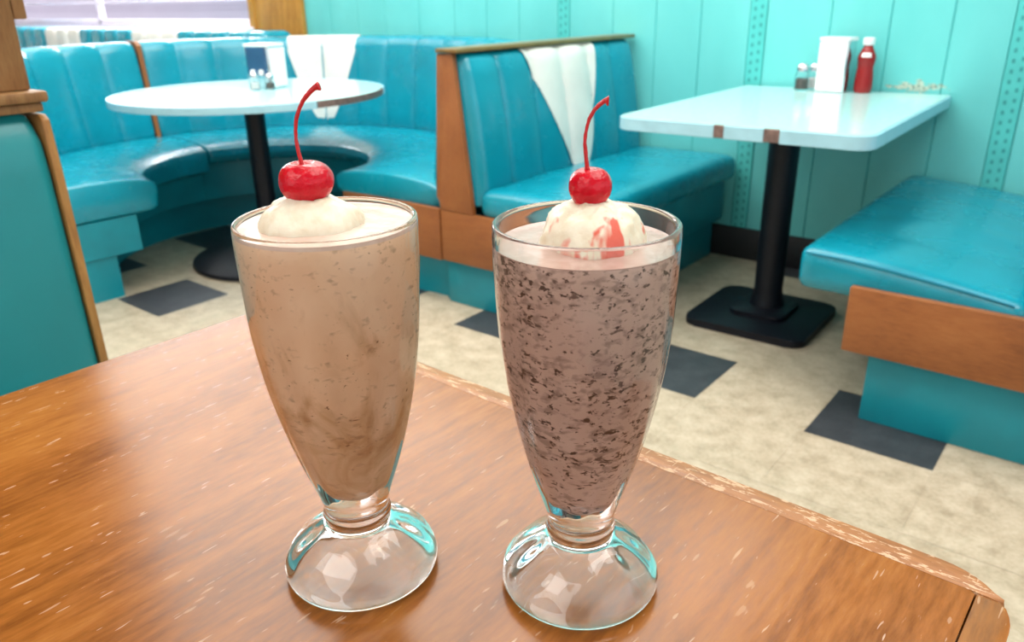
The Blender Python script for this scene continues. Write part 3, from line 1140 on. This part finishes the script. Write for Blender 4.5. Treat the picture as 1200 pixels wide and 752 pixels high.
def soda_glass(label, x, y):
    bm = new()
    out = [(p.x, p.y) for p in spline(GLASS_OUT, 4)]
    rim = [(0.04445 + 0.00125 * math.cos(t), 0.2092 + 0.0013 * math.sin(t)) for t in [PI * k / 8 for k in range(1, 8)]]
    inn = [(p.x, p.y) for p in spline(GLASS_IN, 4)]
    und = [(p.x, p.y) for p in spline(GLASS_UNDER, 4)]
    # outer skin, over the rim and down the inside; then the hollow under the foot closes the solid
    lathe(bm, out + rim + inn + [(0, 0.0537)], 96, lobes=lambda a, z: 0)
    lathe(bm, [(0, 0.0260)] + und + [(0.0405, 0.0)], 96)
    bmesh.ops.remove_doubles(bm, verts=bm.verts, dist=1e-6)
    for v in bm.verts:
        r = math.hypot(v.co.x, v.co.y)
        if r > 1e-6:
            z = v.co.z
            # lobes only on the outer skin
            if z > 0.054 and r < inner_r(z) + 0.0006 or (z < 0.0262 and r < 0.0403 - z * 1.0):
                continue
            a = math.atan2(v.co.y, v.co.x)
            d = flute(a, z)
            v.co.x *= (r + d) / r
            v.co.y *= (r + d) / r
    o = link('soda_glass', bm, M['glass'], None, True, 60)
    o.location = (x, y, TT + 0.0002)
    o.scale = (1, 1, 1.018)
    return tag(o, label, 'glass')


def shake(label, x, y, level, mat, foam, cat='milkshake'):
    bm = new()
    eps = 0.00012
    prof = [(0, 0.0537 - eps)]
    pts = [(p.x, p.y) for p in reversed(spline(GLASS_IN, 4)) if p.y < level]
    prof += [(r + eps, z - eps) for r, z in pts]
    rl = inner_r(level)
    prof += [(rl + eps, level - 0.0006), (rl + eps, level), (rl - 0.0012, level - 0.0004), (rl - 0.004, level - 0.0010), (rl * 0.7, level - 0.0006), (rl * 0.4, level), (0, level)]
    lathe(bm, prof, 96)
    for f in bm.faces:
        c = f.calc_center_median()
        if c.z > level - 0.0015:
            f.material_index = 1
    o = link('milkshake', bm, [mat, foam], None, True, 40)
    o.location = (x, y, TT + 0.0002)
    o.scale = (1, 1, 1.018)
    return tag(o, label, cat)


RGT = Vector((math.cos(YAW), math.sin(YAW), 0))
TOW = Vector((math.sin(YAW), -math.cos(YAW), 0))


def cream(label, loc, rx, ry, h, mat, seed, rough_amp, power, skirt=0.0, lump=0.0):
    """a dollop: a heap of soft lumps that spreads at its foot"""
    bm = new()
    rows = []
    N, K = 26, 72
    for i in range(N + 1):
        t = i / N
        row = []
        for k in range(K):
            a = 2 * PI * k / K
            d = Vector((math.cos(a), math.sin(a), 0))
            wob = 1 + 0.10 * noise.noise(Vector((d.x * 1.4 + seed, d.y * 1.4, 0))) + 0.05 * noise.noise(Vector((d.x * 5, d.y * 5 + seed, 1)))
            r = t * wob
            z = h * (max(0.0, 1 - t ** power)) ** 0.62
            p = RGT * (d.x * rx * r) + TOW * (d.y * ry * r) + Vector((0, 0, z))
            q = p * 160 + Vector((seed, 0, 0))
            e = rough_amp * (noise.noise(q) + 0.6 * noise.noise(q * 2.3) + 0.4 * noise.noise(q * 5.1))
            e *= min(1.0, t * 4) if t < .25 else 1
            e += lump * noise.noise(p * 75 + Vector((0, seed, 0))) * min(1.0, t * 3)
            e += skirt * math.sin(a * 19 + 3 * math.sin(a * 3)) * max(0.0, min(1.0, (t - 0.70) / 0.15))
            nrm = (d * 0.6 * t + Vector((0, 0, 1 - 0.5 * t))).normalized()
            row.append(p + nrm * e - Vector((0, 0, 0.0012 * (t > 0.97))))
        rows.append(row)
    V = [[bm.verts.new(p) for p in row] for row in rows[1:]]
    c = bm.verts.new(Vector((0, 0, h)))
    for k in range(K):
        bm.faces.new((c, V[0][k], V[0][(k + 1) % K]))
    for a, b in zip(V, V[1:]):
        for k in range(K):
            bm.faces.new((a[k], b[k], b[(k + 1) % K], a[(k + 1) % K]))
    bm.faces.new(list(reversed(V[-1])))
    o = link('whipped_cream', bm, mat, None, True, 70)
    o.location = loc
    return tag(o, label, 'whipped cream')


def cherry(label, loc, r, squash, stem, knob, dimple=0.22, stem_r=0.0011):
    bm = new()
    N, K = 24, 40
    rows = []
    for i in range(1, N):
        ph = PI * i / N
        rr, zz = math.sin(ph), math.cos(ph)
        zz -= dimple * math.exp(-(rr / 0.30) ** 2) * (1 if zz > 0 else 0.25 * -1)
        row = []
        for k in range(K):
            a = 2 * PI * k / K
            w = 1 + 0.025 * math.cos(a - 0.6) + 0.02 * noise.noise(Vector((math.cos(a) * 2, math.sin(a) * 2, zz * 2 + r * 900)))
            w *= 1 + 0.13 * zz
            row.append(bm.verts.new((r * rr * w * math.cos(a), r * rr * w * math.sin(a), r * squash * zz)))
        rows.append(row)
    t = bm.verts.new((0, 0, r * squash * (1 - dimple)))
    b = bm.verts.new((0, 0, -r * squash * (1 - dimple * .25)))
    for k in range(K):
        bm.faces.new((t, rows[0][k], rows[0][(k + 1) % K]))
        bm.faces.new((b, rows[-1][(k + 1) % K], rows[-1][k]))
    for x, y in zip(rows, rows[1:]):
        for k in range(K):
            bm.faces.new((x[k], y[k], y[(k + 1) % K], x[(k + 1) % K]))
    o = link('cherry', bm, M['cherry'], None, True, 80)
    o.location = loc
    tag(o, label, 'cherry')
    bm = new()
    P = spline([RGT * sx + Vector((0, 0, sz)) + TOW * st for sx, sz, st in stem], 8)
    n = len(P)
    rad = []
    for i in range(n):
        t = i / (n - 1)
        q = stem_r * (1.25 - 0.45 * math.sin(PI * min(1, t * 1.15)))
        q += knob * max(0.0, (t - 0.86) / 0.14) ** 1.3
        rad.append(q)
    rad[-1] *= 0.75
    tube(bm, P, rad, 12)
    for v in bm.verts:
        v.co += Vector((noise.noise(v.co * 500), noise.noise(v.co * 500 + Vector((9, 0, 0))), noise.noise(v.co * 500 + Vector((0, 9, 0))))) * 0.00025
    link('stem', bm, M['stem_red'], o, True, 60)
    return o


GL, GR = (-0.3132, 0.2420), (-0.2020, 0.3100)
soda_glass('footed soda glass of the caramel-coloured shake, the left glass', *GL)
soda_glass('footed soda glass of the speckled cookie shake, the right glass', *GR)
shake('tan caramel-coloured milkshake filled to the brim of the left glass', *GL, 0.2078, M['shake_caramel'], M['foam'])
shake('pinkish brown milkshake full of dark cookie specks in the right glass', *GR, 0.2005, M['shake_cookie'], M['foam_brown'])


def at(g, right, tow, z):
    p = Vector((g[0], g[1], TT)) + RGT * right + TOW * tow
    return (p.x, p.y, TT + z)


cream('low melting mound of whipped cream on the caramel-coloured shake', at(GL, -0.0068, 0.001, 0.2110), 0.0275, 0.0245, 0.0165, M['cream_smooth'], 3.1, 0.0009, 1.7, 0.0008, 0.003)
cream('round rough scoop of cream streaked with red syrup on the cookie shake', at(GR, 0.0035, 0.001, 0.2032), 0.0265, 0.0255, 0.0225, M['cream_syrup'], 8.4, 0.0015, 2.6, 0.0, 0.002)
cherry('red maraschino cherry on the smooth cream of the left milkshake', at(GL, -0.0080, 0.0, 0.2318), 0.0134, 0.88,
       [(-0.0003, 0.006, 0), (-0.0012, 0.011, 0), (-0.0022, 0.020, 0), (-0.0012, 0.030, 0), (0.003, 0.039, 0), (0.0085, 0.0445, 0), (0.0118, 0.0460, 0)], 0.0011, 0.30, 0.0011)
cherry('small red maraschino cherry on the syrup-streaked scoop of the right milkshake', at(GR, 0.0013, 0.0, 0.2305), 0.0103, 1.03,
       [(-0.0008, 0.006, 0), (-0.0018, 0.013, 0), (-0.0026, 0.023, 0), (-0.0012, 0.031, 0), (0.0018, 0.0365, 0), (0.0058, 0.0400, 0), (0.0078, 0.0402, 0)], 0.0015, 0.2, 0.0010)
